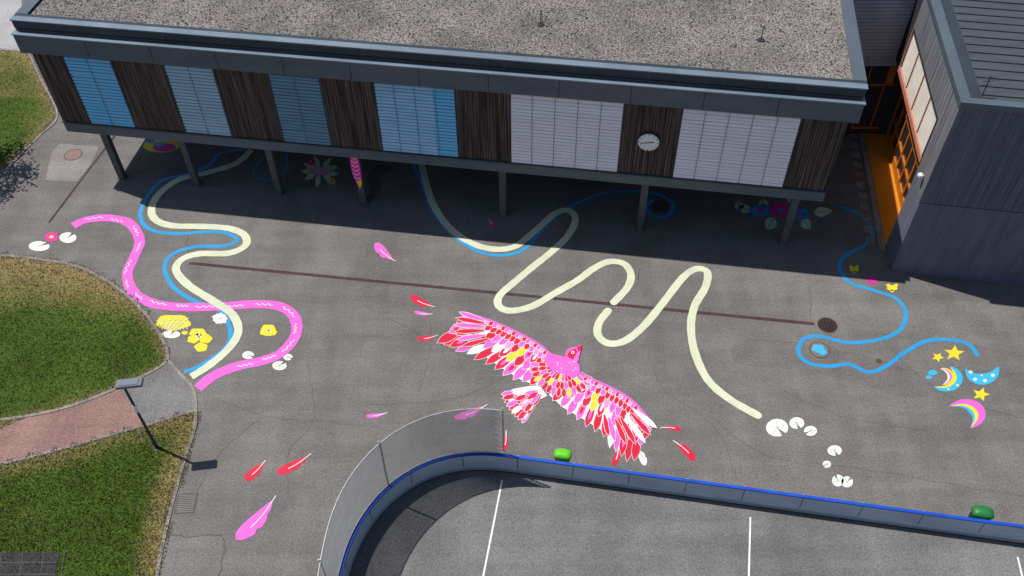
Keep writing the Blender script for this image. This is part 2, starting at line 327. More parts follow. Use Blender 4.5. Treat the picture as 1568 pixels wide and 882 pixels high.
ribbon('cream_line_marking',[(931,476),(917,495),(916,514),(932,526),(957,522),(985,500),(1012,468),(1045,426),(1066,412),(1083,417),(1080,440),(1064,468),(1058,500),(1064,540),(1084,582),(1118,612),(1160,636)],.33,.012,P_cream)
ribbon('blue_line_marking',[(1290,318),(1318,330),(1336,355),(1325,375),(1297,390),(1285,408),(1300,432),(1342,446),(1372,457),(1387,480),(1378,505),(1350,519),(1300,525),(1255,515),(1230,520),(1223,540),(1238,556),(1270,561),(1300,558),(1330,570),(1358,560),(1385,540),(1420,522),(1460,521),(1485,529),(1496,544)],.17,.008,P_blue)
ribbon('blue_line_marking',[(440,235),(436,262),(415,275),(390,270),(392,255),(405,240)],.10,.008,P_blue)
mb=MB(); pk=[G(*p)[:2] for p in smooth_px(PK[:-1],24)]
cl_=np.concatenate([[0],np.cumsum([np.linalg.norm(pk[i+1]-pk[i]) for i in range(len(pk)-1)])])
def on_pk(s):
    x=np.interp(s,cl_,[p[0] for p in pk]); y=np.interp(s,cl_,[p[1] for p in pk]); x2=np.interp(s+.1,cl_,[p[0] for p in pk]); y2=np.interp(s+.1,cl_,[p[1] for p in pk])
    d=np.array([x2-x,y2-y]); d/=np.linalg.norm(d)+1e-9; return np.array([x,y]),np.array([-d[1],d[0]])
s_=.6
while s_<cl_[-1]-1.2:
    L_=rng.uniform(.5,.85); of=rng.uniform(-.09,.09)
    seg=[]
    for k in range(19):
        p,n_=on_pk(s_+L_*k/18); seg.append(p+n_*(of+.05*math.sin(k*1.05)))
    ribbon_w(mb,seg,.032,.022,cap=False); s_+=L_+rng.uniform(.25,.6)
mb.out('river_ripple_marking',P_white)
# ---------------------------------------------------------------- feathers
def lens(x,y,dx,dy,L,w,n=6,blunt=0.8):
    d=math.hypot(dx,dy); dx/=d; dy/=d; nx,ny=-dy,dx; a=[];b_=[]
    for k in range(n+1):
        t=k/n; r=w/2*(math.sin(math.pi*t**blunt))
        a.append((x+dx*L*t+nx*r,y+dy*L*t+ny*r)); b_.append((x+dx*L*t-nx*r,y+dy*L*t-ny*r))
    return a+b_[-2:0:-1]
def feather(p0,p1,w,m,stem=True):
    e=empty('feather_marking'); mb=MB(); dx,dy=p1[0]-p0[0],p1[1]-p0[1]; L=math.hypot(dx,dy)
    nx,ny=-dy/L,dx/L; pts=[];ot=[]
    for k in range(13):
        t=k/12; r=w/2*math.sin(math.pi*min(1,t**0.75*.98+.02))**0.8; cv=L*.06*math.sin(math.pi*t)
        nt_=(1-.35*(k in (5,9)))
        pts.append((p0[0]+dx*t+nx*(cv+r*nt_),p0[1]+dy*t+ny*(cv+r*nt_))); ot.append((p0[0]+dx*t+nx*(cv-r),p0[1]+dy*t+ny*(cv-r)))
    poly_add(mb,pts+ot[-2:0:-1],.008,0)
    st=[G(p0[0]+dx*t+nx*L*.06*math.sin(math.pi*t),p0[1]+dy*t+ny*L*.06*math.sin(math.pi*t)) for t in np.linspace(.35,1.10,8)]
    ribbon_w(mb,st,.03,.012,1,cap=False)
    mb.out('vane',[m,P_white if m is not P_white else P_lpink],e)
for a in (((574,372),(602,398),15,P_pink),((628,453),(662,469),12,P_red),((634,477),(660,481),6,P_pink),((638,519),(668,514),8,P_red),((560,637),(590,633),7,P_pink),
          ((695,640),(742,622),12,P_pink),((374,735),(404,708),15,P_red),((423,724),(472,698),15,P_red),((360,826),(418,766),24,P_pink),((770,692),(775,662),9,P_red),
          ((1044,659),(1014,655),7,P_red),((939,713),(947,686),10,P_red),((988,713),(975,686),11,P_white),((1064,706),(1034,677),13,P_red),((755,348),(749,337),7,P_mag)): feather(*a)
# ---------------------------------------------------------------- eagle mural: shingled mosaic feathers, each with a white edge
eag=empty('eagle_mural')
mb=MB()
def quill(x,y,dx,dy,L,w,pointy=.5):
    d=math.hypot(dx,dy); dx/=d; dy/=d; nx,ny=-dy,dx
    prof=((0,.30),(.25,.72),(.5,.98),(.70,1.0),(.86,.62),(1.0,.04)) if pointy>.4 else ((0,.35),(.3,.85),(.55,1.0),(.78,.86),(.93,.5),(1.0,.06))
    a=[(x+dx*L*t+nx*w/2*r,y+dy*L*t+ny*w/2*r) for t,r in prof]; b_=[(x+dx*L*t-nx*w/2*r,y+dy*L*t-ny*w/2*r) for t,r in prof]
    return a+b_[::-1]
def edged(x,y,dx,dy,L,w,z,c,e=1.5,pt=.6,core=None):
    d=math.hypot(dx,dy); ux,uy=dx/d,dy/d
    poly_add(mb,quill(x-ux*e,y-uy*e,dx,dy,L+2.2*e,w+1.5*e,pt),z,0)
    poly_add(mb,quill(x,y,dx,dy,L,w,pt),z+.0012,c)
    if core: poly_add(mb,quill(x+ux*L*.25,y+uy*L*.25,dx,dy,L*.5,w*.42,pt),z+.0024,core)
def interp(P,a):
    a=min(max(a,0),1)*(len(P)-1); i=min(int(a),len(P)-2); t=a-i; return np.array(P[i])*(1-t)+np.array(P[i+1])*t
Ll=[(848,547),(826,528),(800,513),(775,501),(745,489),(714,480)]; Tl=[(824,590),(800,583),(772,566),(744,547),(718,533),(700,522)]
Lr=[(886,572),(912,583),(938,595),(962,609),(982,628),(1000,652)]; Tr=[(840,604),(862,624),(890,640),(916,656),(938,668),(966,676)]
def wing(Lp,Tp,side):
    z=.008; base=list(Lp)+[tuple(interp(Tp,1-k/10)) for k in range(11)]
    poly_add(mb,base,z,0); z+=.002
    rows=[(.50,1.06,12,1.00,[1,2,1,2,1,3,2,1,2],2),(.30,.76,13,.9,[2,1,5,1,2,3,1,2],1),(.15,.52,15,.8,[1,2,1,3,2,1,5,2],1),(.05,.30,19,.7,[2,1,2,2,1,1,5],0),(.01,.14,24,.6,[1,2,2,1,5],0)]
    for ri,(b0,b1,nf,lean,cc,kind) in enumerate(rows):
        for par in (0,1):
            for i in range(par,nf,2):
                a=(i+.5)/nf; p=interp(Lp,a)*(1-b0)+interp(Tp,a)*b0; q=interp(Lp,a)*(1-b1)+interp(Tp,a)*b1
                o=interp(Lp,min(1,a+.06))-interp(Lp,max(0,a-.06)); o/=np.linalg.norm(o); ch=np.linalg.norm(q-p)
                q=q+o*ch*(.15+.85*a)*lean; d=q-p; L_=np.linalg.norm(d)*rng.uniform(.95,1.08)*(1.0+.25*a*(ri==0))
                seg=np.linalg.norm(interp(Lp,min(1,a+.5/nf))-interp(Lp,max(0,a-.5/nf)))*1.0
                c=cc[(i*3+ri+ (i//3))%len(cc)]
                if a>.72 and ri<2: c=[1,1,2,1,1][i%5]
                if .1<a<.5 and ri in(1,2) and i%4==0: c=4
                core=[None,3,None,2,None][(i*2+ri)%5] if kind and c==1 else (1 if kind and c==2 and i%3==0 else None)
                edged(p[0],p[1],d[0],d[1],L_,seg*rng.uniform(.88,1.02),z,c,.75,.6,core)
            z+=.003
    le=[G(*p) for p in smooth_px([tuple(np.array(p_)+np.array([0,.5])) for p_ in Lp],6)]; ribbon_w(mb,le,.09,z+.002,2,cap=False)
wing(Ll,Tl,0); wing(Lr,Tr,1)
ZT=.045
for j,(p,q,c) in enumerate((((742,492),(703,479),2),((742,496),(698,488),1),((741,501),(695,498),2),((741,507),(696,509),1),((743,514),(699,521),2),((748,520),(708,531),1))):
    edged(p[0],p[1],q[0]-p[0],q[1]-p[1],math.hypot(q[0]-p[0],q[1]-p[1]),6.5,ZT+.003*(j%2),c,1.0)
for j,(p,q,c) in enumerate((((970,628),(1005,656),3),((966,634),(996,667),1),((958,638),(988,679),3),((950,640),(973,681),1),((942,642),(958,680),1),((932,640),(942,677),2),((925,636),(932,668),1))):
    edged(p[0],p[1],q[0]-p[0],q[1]-p[1],math.hypot(q[0]-p[0],q[1]-p[1]),7.6,ZT+.003*(j%2),c,1.0)
poly_add(mb,[(826,590),(806,592),(785,596),(770,606),(775,616),(790,626),(804,630),(815,618),(838,606)],.010,0)
z=.013
for rr,nn,w,Lg in ((44,9,8,24),(27,8,7.5,22),(12,7,6.5,20)):
    for i in range(nn):
        t=math.radians(120+(172-120)*i/(nn-1)); k=math.sin(math.pi*i/(nn-1))
        px,py=834+rr*math.cos(t),596+rr*.85*math.sin(t)
        edged(px,py,math.cos(t),math.sin(t)*.88,Lg*(.86+.1*(1-k)) if rr>40 else Lg,w*.9,z+.0026*(i%2),[2,1,1,3,1,2,1,1,2][i] if rr>40 else [1,2,3,1,1,2,5,1][(i+rr)%8],.8,.6,3 if (i%3==0 and rr>20) else None)
    z+=.006
z=.030
for rr,nn,w,Lg in ((36,16,6.5,15),(25,15,6,14),(14,13,5.5,13)):
    for i in range(nn):
        t=math.radians(28+(182-28)*i/(nn-1)); px,py=863+rr*math.cos(t),560+rr*.95*math.sin(t)
        edged(px,py,math.cos(t),math.sin(t),Lg,w,z+.0026*(i%2),[1,1,2,1,1,2,4][(i+rr)%7],.7)
    z+=.006
poly_add(mb,smooth_px([(834,549),(846,543),(862,547),(874,550),(884,556),(888,566),(886,576),(874,578),(860,573),(846,568),(838,560)],4,True),.052,2)
poly_add(mb,smooth_px([(866,550),(866,541),(872,534),(882,532),(889,529),(890,536),(887,546),(884,556),(872,556)],4,True),.055,2)
poly_add(mb,[(868,547),(872,539),(881,535),(884,540),(877,552)],.058,1)
poly_add(mb,ell(877,541,2.6,2.2,10),.061,3); poly_add(mb,ell(877,541,1.2,1.1,8),.064,6)
poly_add(mb,[(883,533),(891,529),(890,537),(886,540)],.061,1)
for i in range(26):
    px,py=845+rng.random()*37,552+rng.random()*18
    poly_add(mb,lens(px,py,1,.4,3.2,1.3,3),.058,[3,5,5][i%3])
mb.out('feathers',[P_white,P_red,P_pink,P_white,P_yellow,P_lpink,P_dark],eag)
# ---------------------------------------------------------------- lily pads, flowers, stars, moons ...
def pad(u,v,rx,ry,rot=0.3,m=P_white):
    e=empty('lily_pad_marking'); mb=MB(); t0=rot
    poly_add(mb,[(u,v)]+[(u+rx*math.cos(t),v+ry*math.sin(t)) for t in np.linspace(t0+.22,t0+2*math.pi-.22,24)],.008)
    mb.out('pad',m,e); mb=MB()
    for k in range(4):
        t=t0+1.2+k*1.25; ribbon_w(mb,[G(u,v),G(u+rx*.75*math.cos(t),v+ry*.75*math.sin(t))],.03,.012,cap=False)
    mb.out('veins',P_green,e)
for a in ((60,377,16,7.5,-.6),(104,364,13,8,-.9),(262,512,14,6,-1.2),(380,544,9,6,.4),(428,560,11,7,-.8),(441,547,7,5,.5),(1190,655,17,13.5,.9),(1220,648,11.5,9,1.2),(1241,660,10,7.5,2.6),
          (1278,690,11,8,1.2),(1266,711,6.5,5.5,2.6),(1283,736,9,9,-2),(1297,738,9,8.5,-.8)): pad(*a)
def flower(u,v,r,n,m,mc,leafm=None,ry=.7,nl=0,rl=0,z=.012,name='flower_marking'):
    e=empty(name); mb=MB()
    for k in range(nl):
        t=2*math.pi*k/nl+.3; poly_add(mb,lens(u+r*.7*math.cos(t),v+r*.7*ry*math.sin(t),math.cos(t),ry*math.sin(t),rl,rl*.45,6),.008,2)
    for k in range(n):
        t=2*math.pi*k/n; poly_add(mb,lens(u,v,math.cos(t),ry*math.sin(t),r*(1 if k%2 else .92)*math.hypot(math.cos(t),ry*math.sin(t)),r*.55,6,1.3),z+.001*(k%3),0)
    poly_add(mb,ell(u,v,r*.28,r*.28*ry,12),z+.006,1); mb.out('petals',[m,mc,leafm or P_green],e)
flower(79,363,12,9,P_mag,P_yellow); flower(337,488,13,9,P_white,P_cream)
flower(490,262,13,8,P_lpink,P_yellow,P_green,.6,9,20); flower(508,278,8,7,P_yellow,P_mag,None,.7); flower(476,248,8,7,P_mag,P_yellow,None,.7)
flower(1165,322,20,9,P_blue,P_mag,P_green,.5,0,0); flower(1195,322,20,9,P_mag,P_blue,P_green,.5,0,0); flower(1224,328,18,8,P_blue,P_mag,P_green,.5)
def leaf(u,v,dx,dy,L,w):
    e=empty('leaf_marking'); mb=MB(); poly_add(mb,lens(u,v,dx,dy,L,w,8,.8),.010,0)
    d=math.hypot(dx,dy); ribbon_w(mb,[G(u,v),G(u+dx/d*L*.9,v+dy/d*L*.9)],.05,.014,1,cap=False); mb.out('blade',[P_green,P_blue],e)
for a in ((1134,322,-.3,-1,16,14),(1170,318,-.2,-1,14,16),(1186,334,-.7,1,22,20),(1228,336,.7,.8,20,16),(1245,326,1,-.1,30,15),(1210,312,.3,-1,14,14),(1150,322,-1,-.2,22,14)): leaf(*a)
def blobs(name,items,m,z=.010,extra=None):
    e=empty(name); mb=MB()
    for i,(u,v,rx,ry) in enumerate(items):
        px=[(u+rx*(1+.08*math.sin(5*t+i))*math.cos(t),v+ry*(1+.08*math.sin(5*t+i))*math.sin(t)) for t in np.linspace(0,2*math.pi,22,endpoint=False)]
        poly_add(mb,px,z+.002*(i%3),0)
    for (pts,w) in (extra or []): ribbon_w(mb,[G(*p) for p in pts],w,z+.01,1,cap=False)
    mb.out('shape',[m,P_cream],e)
blobs('turtle_marking',[(265,494,27,12)],P_yellow,.012,[([(240+k*9,487-abs(k-3)*-1.5),(262+k*5,505)],.03) for k in range(6)]+[([(290-k*9,487),(268-k*5,505)],.03) for k in range(5)])
blobs('flower_marking',[(303,510,13,7),(296,520,9,6),(315,519,10,7),(304,516,7,5),(308,532,10,7),(283,510,5,3)],P_yellow,.014,[([(299,514),(308,518)],.06),([(306,508),(304,521)],.06)])
blobs('flower_marking',[(411,503,11,6),(405,509,7,5),(418,509,6,5),(411,510,8,5)],P_yellow,.012,[([(407,506),(413,504),(415,509),(408,509)],.05)])
blobs('flower_marking',[(1308,413,7,4),(1303,409,3,2.5),(1312,409,3,2.5),(1308,417,3,2)],P_yellow); blobs('flower_marking',[(1335,429,7,4),(1330,426,3,2.5),(1340,426,3,2.5),(1330,433,3,2),(1340,433,3,2)],P_mag)
blobs('flower_marking',[(1366,441,8,4.5),(1360,437,3,2.5),(1372,437,3,2.5),(1366,446,3,2)],P_yellow)
blobs('star_fish_marking',[(1253,534,9,6),(1260,540,6,4)],P_cyan,.018)
e=empty('sun_marking'); mb=MB()
poly_add(mb,ell(247,223,28,11,24),.008,0); poly_add(mb,ell(252,226,18,6.5,18),.011,1); poly_add(mb,ell(243,221,9,3.5,14),.014,2); poly_add(mb,ell(230,216,7,3,12),.014,3)
mb.out('disc',[P_yellow,P_mag,P_cyan,P_blue],e)
def star(u,v,r,rot=0):
    e=empty('star_marking'); mb=MB(); px=[(u+(r if k%2==0 else r*.45)*math.cos(rot-math.pi/2+k*math.pi/5),v+.78*(r if k%2==0 else r*.45)*math.sin(rot-math.pi/2+k*math.pi/5)) for k in range(10)]
    v_=[(*G(u,v)[:2],.01)]+[(*G(*p)[:2],.01) for p in px]; mb.add(v_,up(v_,[(0,1+k,1+(k+1)%10) for k in range(10)]),0); mb.out('star',P_yellow,e)
star(1461,541,16,.1); star(1436,547,10,.5); star(1502,604,14,.3)
def crescent(cx,cy,r,ang,thick,bands,sy=.78,z=.008,dots=None,span=1.75,name='moon_marking'):
    e=empty(name); mb=MB(); nb=len(bands)
    for bi in range(nb):
        def edge(f):
            out=[]
            for t in np.linspace(-1,1,25):
                th=ang+t*span; rr=r*(1-thick*f*max(0,math.cos(t*math.pi/2))**.55); out.append((cx+rr*math.cos(th),cy+rr*sy*math.sin(th)))
            return out
        A=edge(bi/nb);B=edge((bi+1)/nb); v=[(*G(*p)[:2],z) for p in A+B]; f=up(v,[(i,i+1,25+i+1,25+i) for i in range(24)]); mb.add(v,f,bi)
    for (u,v_,rd) in dots or []: poly_add(mb,ell(u,v_,rd,rd*.8,10),z+.005,nb)
    mb.out('crescent',list(bands)+[P_white],e)
crescent(1479,634,30,-.62,.82,[P_pink,P_pink,P_yellow,P_cyan],.76,span=1.95)
crescent(1449,580,25,.55,.6,[P_cyan,P_cyan,P_yellow],dots=[(1466,590,2),(1452,596,1.6)],span=1.9)
crescent(1444,577,17,-.1,.6,[P_yellow,P_pink,P_white],z=.014)
crescent(1504,567,26,1.5,.78,[P_cyan,P_cyan],.86,dots=[(1486,570,3),(1493,581,3),(1508,583,3),(1520,575,3),(1503,575,1.5)])
blobs('fish_marking',[(1428,571,7,4),(1422,578,5,3)],P_cyan,.012)
# ---------------------------------------------------------------- main pavilion
A0=G(103,201,3.0); B0=G(1260,309,3.0); dd=(B0-A0)[:2]; LEN=np.linalg.norm(dd); dd/=LEN; nn=np.array([-dd[1],dd[0]])
FR=Frame(A0[:2],dd,nn)
def Fp(u,v,off=0.0):
    d=ray(u,v); o=A0[:2]+nn*off; t=(o@nn)/(d[:2]@nn); P=np.array([0,0,H])+d*t; return (P[:2]-A0[:2])@dd,P[2]
sch=empty('school_building')
bots=[(103,186),(132,189),(206,193),(281,201),(354,207),(431,215),(507,222),(584,230),(702,241),(782,250),(948,263),(1029,274),(1203,290),(1262,298)]
tops=[(46,74),(97,79),(168,86),(248,93),(325,99),(409,107),(489,114),(570,121),(698,133),(779,140),(956,156),(1044,163),(1226,179),(1302,187)]
zb=np.mean([Fp(*p)[1] for p in bots]); zt=np.mean([Fp(*p)[1] for p in tops])
S=[(Fp(*a)[0]+Fp(*b_)[0])/2 for a,b_ in zip(bots,tops)]
S[0]=0.0; S[-1]=LEN
OFF=-.22
zf1=(Fp(37,51,OFF)[1]+Fp(1307,160,OFF)[1])/2; zp=(Fp(38,27,.1)[1]+Fp(1304,134,.1)[1])/2
DEP=16.0; zf0=zt+.01
FR.box('base_beam',0,LEN,0.0,.3,3.0,zb,M_fasc,sch)
FR.box('soffit_slab',.01,LEN-.01,.3,DEP,3.0,zb-.02,M_soff,sch)
FR.box('core_walls',.02,LEN-.02,.16,DEP,zb-.02,zf0,M_soff,sch)
FR.box('sill_ledge',-.02,LEN+.02,-.05,-.002,zb-.06,zb,M_fascd,sch)
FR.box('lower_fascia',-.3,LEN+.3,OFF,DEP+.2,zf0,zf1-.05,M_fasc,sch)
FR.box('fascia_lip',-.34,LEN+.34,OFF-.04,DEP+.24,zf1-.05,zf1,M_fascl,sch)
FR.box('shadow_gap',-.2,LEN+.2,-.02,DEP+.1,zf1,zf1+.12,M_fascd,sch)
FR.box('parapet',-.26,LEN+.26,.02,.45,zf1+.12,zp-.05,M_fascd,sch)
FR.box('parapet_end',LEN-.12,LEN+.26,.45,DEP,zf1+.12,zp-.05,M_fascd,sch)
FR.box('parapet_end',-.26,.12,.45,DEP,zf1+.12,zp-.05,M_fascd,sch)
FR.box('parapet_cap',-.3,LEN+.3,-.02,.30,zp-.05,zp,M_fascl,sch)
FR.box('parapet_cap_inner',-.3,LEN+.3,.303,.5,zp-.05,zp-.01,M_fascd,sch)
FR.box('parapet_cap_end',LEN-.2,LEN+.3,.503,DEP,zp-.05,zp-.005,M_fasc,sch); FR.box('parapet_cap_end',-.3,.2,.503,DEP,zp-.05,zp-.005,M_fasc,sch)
FR.box('gravel_roof',.125,LEN-.125,.455,DEP-.01,zf1+.12,zp-.12,M_gravel,sch)
for k in range(1,12):
    FR.box('fascia_joint',LEN*k/12-.012,LEN*k/12+.012,OFF-.004,OFF+.01,zf0+.02,zf1-.06,M_black,sch); FR.box('parapet_joint',LEN*k/12+.6,LEN*k/12+.62,.014,.03,zf1+.14,zp-.06,M_fasc,sch)
mb=MB()
for k in range(22000):
    s=rng.uniform(.3,LEN-.3); q=rng.uniform(.6,11); r=rng.uniform(.025,.065); p=FR.P(s,q,zp-.12); a=rng.uniform(0,6.28)
    v=[p+np.array([r*math.cos(a+j*2.09),r*math.sin(a+j*2.09),0]) for j in range(3)]+[p+np.array([0,0,r*rng.uniform(.5,1)])]
    mb.add(v,[(0,1,3),(1,2,3),(2,0,3)],k%4)
mb.out('gravel_stones',[mat('stone_light',(0.42,0.39,0.36),None,(3,3,3),.9),mat('stone_mid',(0.17,0.155,0.145),None,(3,3,3),.9),mat('stone_dark',(0.05,0.047,0.044),None,(3,3,3),.9),mat('stone_mid',(0.2,0.185,0.17))],sch)
slm={1:M_slat_bb,3:M_slat_g,5:M_slat_d,7:None,9:M_slat_w,11:M_slat_w}
for i in range(13):
    s0,s1=S[i],S[i+1]
    if i%2==0:
        FR.box('panel_backing',s0+.002,s1-.002,.05,.15,zb+.002,zf0-.002,M_woodd,sch); mb=MB(); n=max(6,int((s1-s0)/.115)); w=(s1-s0)/n
        for k in range(n):
            d=rng.uniform(0,.03); mb.add(FR.bv(s0+k*w+.010,s0+(k+1)*w-.010,-.0+d,.05,zb+.004+rng.uniform(0,.03),zf0-.004),BF)
        mb.out('timber_panel',M_wood,sch)
    else:
        FR.box('window_glass',s0+.05,s1-.05,.12,.155,zb+.01,zf0-.01,M_glass,sch)
        for (a,b_) in ((s0,s0+.05),(s1-.05,s1)): FR.box('window_frame',a,b_,.02,.155,zb+.005,zf0-.005,M_fascd,sch)
        nsl=22; hh=(zf0-zb-.02)/nsl; sp=[(s0+.06,s1-.06,slm[i])]
        if i==7:
            mid=s0+(s1-s0)*.72; sp=[(s0+.06,mid-.003,M_slat_b),(mid+.003,s1-.06,M_slat_bb)]
        for (a,b_,mm) in sp:
            mb=MB()
            for k in range(nsl):
                z=zb+.01+k*hh; j=rng.normal(0,.005); g=.86 if i in(9,11) else .70
                mb.add([FR.P(a,.075,z+hh*g),FR.P(b_,.075,z+hh*g),FR.P(b_,.045+j,z+hh*g*.8),FR.P(a,.045+j,z+hh*g*.8),FR.P(b_,.012+j,z+hh*.02),FR.P(a,.012+j,z+hh*.02)],[(0,1,2,3),(3,2,4,5)])
            mb.out('blind_slats',mm,sch)
        nc=max(2,int((s1-s0)/.85))
        for k in range(1,nc): 
            s=s0+(s1-s0)*k/nc; FR.box('blind_guide',s-.009,s+.009,-.004,.006,zb+.01,zf0-.01,M_cable,sch)
mb=MB()
for (u,v) in ((180,283),(297,292),(423,307),(553,318),(767,345),(978,367),(1200,388)):
    p=G(u,v); s=(p[:2]-A0[:2])@dd
    mb.add(FR.bv(s-.15,s+.15,.32,.60,0.02,2.998),BF); mb.add(FR.bv(s-.15,s+.15,7.3,7.56,0,2.998),BF)
    mb.add(FR.bv(s-.22,s+.22,.25,.68,0,.02),BF)
mb.out('columns',M_col,sch)
FR.box('ground_floor_wall',1,LEN-3,DEP-3,DEP-2.8,0,2.99,M_slated,sch)
# feather-shaped painted panel fixed to the front of the 4th column
fb=empty('feather_banner'); mb=MB(); P_mag2=mat('banner_magenta',(0.95,0.04,0.45),(0.85,0.03,0.38),(2,2,2),.6); P_y2=mat('banner_yellow',(0.9,0.75,0.03)); P_w2=mat('banner_white',(0.95,0.9,0.92))
p=G(553,318); sB=(p[:2]-A0[:2])@dd; q0=.27
outl=[(-.17,2.98),(.17,2.98),(.22,2.3),(.2,1.5),(.05,.85),(-.1,1.3),(-.2,1.8),(-.22,2.4)]
fv=[FR.P(sB+a-.05,q0,z_) for a,z_ in outl]+[FR.P(sB+a-.05,q0+.03,z_) for a,z_ in outl]; n8=len(outl)
mb.add(fv,[tuple(range(n8)),tuple(range(n8,2*n8))[::-1]]+[(i,(i+1)%n8,n8+(i+1)%n8,n8+i) for i in range(n8)],0)
for k in range(6):
    z_=2.85-k*.24
    mb.add([FR.P(sB-.2,q0-.006,z_),FR.P(sB-.05,q0-.006,z_-.13),FR.P(sB-.05,q0-.006,z_-.17),FR.P(sB-.2,q0-.006,z_-.05)],[(0,1,2,3)],1)
    mb.add([FR.P(sB-.05,q0-.006,z_-.13),FR.P(sB+.11,q0-.006,z_),FR.P(sB+.11,q0-.006,z_-.05),FR.P(sB-.05,q0-.006,z_-.17)],[(0,1,2,3)],1)
mb.add([FR.P(sB-.12,q0-.006,1.35),FR.P(sB+.14,q0-.006,1.5),FR.P(sB+.12,q0-.006,1.25),FR.P(sB+.0,q0-.006,.95)],[(0,1,2,3)],2)
mb.out('panel',[P_mag2,P_w2,P_y2],fb)
mb=MB()
for (u,v) in ((828,38),(1165,62)):
    p=G(u,v,zp-.12); cyl(mb,p,p+np.array([0,0,.6]),.02); cyl(mb,p+np.array([0,0,.6]),p+np.array([0,0,.66]),.05,.03); cyl(mb,p,p+np.array([0,0,.05]),.14)
mb.out('roof_vents',M_fascd,sch)
ck=empty('wall_clock'); sc,zc=Fp(993,218,-.1); mb=MB()
def fdisc(mb,r,q0,q1,mi,n=32):
    v=[FR.P(sc+r*math.cos(t),q0,zc+r*math.sin(t)) for t in np.linspace(0,2*math.pi,n,endpoint=False)]+[FR.P(sc+r*math.cos(t),q1,zc+r*math.sin(t)) for t in np.linspace(0,2*math.pi,n,endpoint=False)]
    mb.add(v,[tuple(range(n)),tuple(range(n,2*n))[::-1]]+[(i,n+i,n+(i+1)%n,(i+1)%n) for i in range(n)],mi)
fdisc(mb,.47,-.10,-.002,1); fdisc(mb,.43,-.115,-.101,0)
def hand(ang,l0,l1,w,q,mi=1):
    c,s=math.sin(ang),math.cos(ang); v=[]
    for (l,ww) in ((l0,-w),(l0,w),(l1,w),(l1,-w)): v.append(FR.P(sc+c*l+s*ww,q,zc+s*l-c*ww))
    mb.add(v,[(0,1,2,3)],mi)
for k in range(12): hand(k*math.pi/6,.34,.41,.013 if k%3 else .022,-.12)
hand(math.radians(82),-.06,.24,.022,-.124); hand(math.radians(258),-.06,.34,.016,-.130)
mb.out('clock',[M_clock,M_fascd],ck)
# ---------------------------------------------------------------- slate building
sl=empty('timber_clad_building'); C0=G(1363,415); C1=G(1568,437); bdir=(C1-C0)[:2]; bdir/=np.linalg.norm(bdir)
ZS=9.11; Tn=G(1478,155,ZS); Tf=G(1440,30,ZS); adir=(Tf-Tn)[:2]; adir/=np.linalg.norm(adir)
SF=Frame(C0[:2],adir,bdir)
def Sp(u,v,q=0.0):
    d=ray(u,v); nrm=np.array([adir[1],-adir[0]]); o=C0[:2]+bdir*q; t=(o@nrm)/(d[:2]@nrm); P=np.array([0,0,H])+d*t; return (P[:2]-o)@adir,P[2]
zsplit=Sp(1410,318)[1]
w_n=Sp(1437,172); w_f=Sp(1397,52); wb=Sp(1412,243)
p_n=(w_n[0]+wb[0])/2; p_f=w_f[0]; wz1=(w_n[1]+w_f[1])/2; wz0=wb[1]
REC=1.1; pr0=Sp(1357,374)[0]; zrec=wz0-.25
PB=26; QB=22
zsplit=min(zsplit,zrec-.01)
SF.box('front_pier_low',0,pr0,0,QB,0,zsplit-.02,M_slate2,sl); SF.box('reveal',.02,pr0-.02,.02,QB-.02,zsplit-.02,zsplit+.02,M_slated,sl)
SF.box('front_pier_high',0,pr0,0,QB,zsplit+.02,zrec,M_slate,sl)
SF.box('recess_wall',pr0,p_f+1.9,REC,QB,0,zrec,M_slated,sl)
SF.box('upper_volume',0,p_n-.12,0,QB,zrec,ZS-.25,M_slate,sl)
SF.box('upper_core',p_n-.12,p_f+.1,.22,QB,zrec,ZS-.25,M_slate,sl)
SF.box('upper_above_window',p_n-.12,p_f+.1,0,.22,wz1+.12,ZS-.25,M_slate,sl)
SF.box('window_lintel',p_n-.12,p_f+.1,-.04,.22,zrec,wz0,M_pinkf,sl)
SF.box('window_jamb',p_n-.12,p_n,-.02,.22,wz0,wz1+.12,M_slated,sl); SF.box('window_jamb',p_f,p_f+.1,-.02,.22,wz0,wz1+.12,M_pinkf,sl)
SF.box('window_head',p_n,p_f,-.04,.22,wz1,wz1+.12,M_slated,sl)
mb=MB(); nsl=16; hh=(wz1-wz0)/nsl
for k in range(nsl):
    z=wz0+k*hh; mb.add([SF.P(p_n,.12,z+hh*.85),SF.P(p_f,.12,z+hh*.85),SF.P(p_f,.04,z+hh*.1),SF.P(p_n,.04,z+hh*.1)],[(0,1,2,3)])
mb.out('blind_slats',mat('blind_sunlit',(0.46,0.42,0.38),None,(1,1,1),.6),sl)
SF.box('window_glass',p_n,p_f,.16,.21,wz0,wz1,M_glass,sl)
for k in range(1,4): SF.box('blind_guide',p_n+(p_f-p_n)*k/4-.02,p_n+(p_f-p_n)*k/4+.02,.01,.05,wz0,wz1,M_oframe,sl)
SF.box('painted_shade_end_wall',p_f+.1,p_f+1.9,0,QB,zrec,ZS-.25,M_slated,sl)  # shade from the connecting wing painted as darker cladding
SF.box('painted_shade_end_pier',p_f+1.6,p_f+1.9,0,REC,0,zrec,M_slated,sl)  # same painted shade carried down to the ground
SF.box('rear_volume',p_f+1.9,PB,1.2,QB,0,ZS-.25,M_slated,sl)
SF.box('plinth',pr0,p_f+1.6,REC-.12,REC-.002,0,.35,M_oframe,sl)
SF.box('glazing',pr0,p_f+1.6,REC-.05,REC-.003,.35,zrec-.02,M_glass,sl)
ng=8; L_=p_f+1.6-pr0
for k in range(ng+1): SF.box('mullion',pr0+L_*k/ng-.07,pr0+L_*k/ng+.07,REC-.13,REC-.052,.35,zrec-.02,M_oframe,sl)
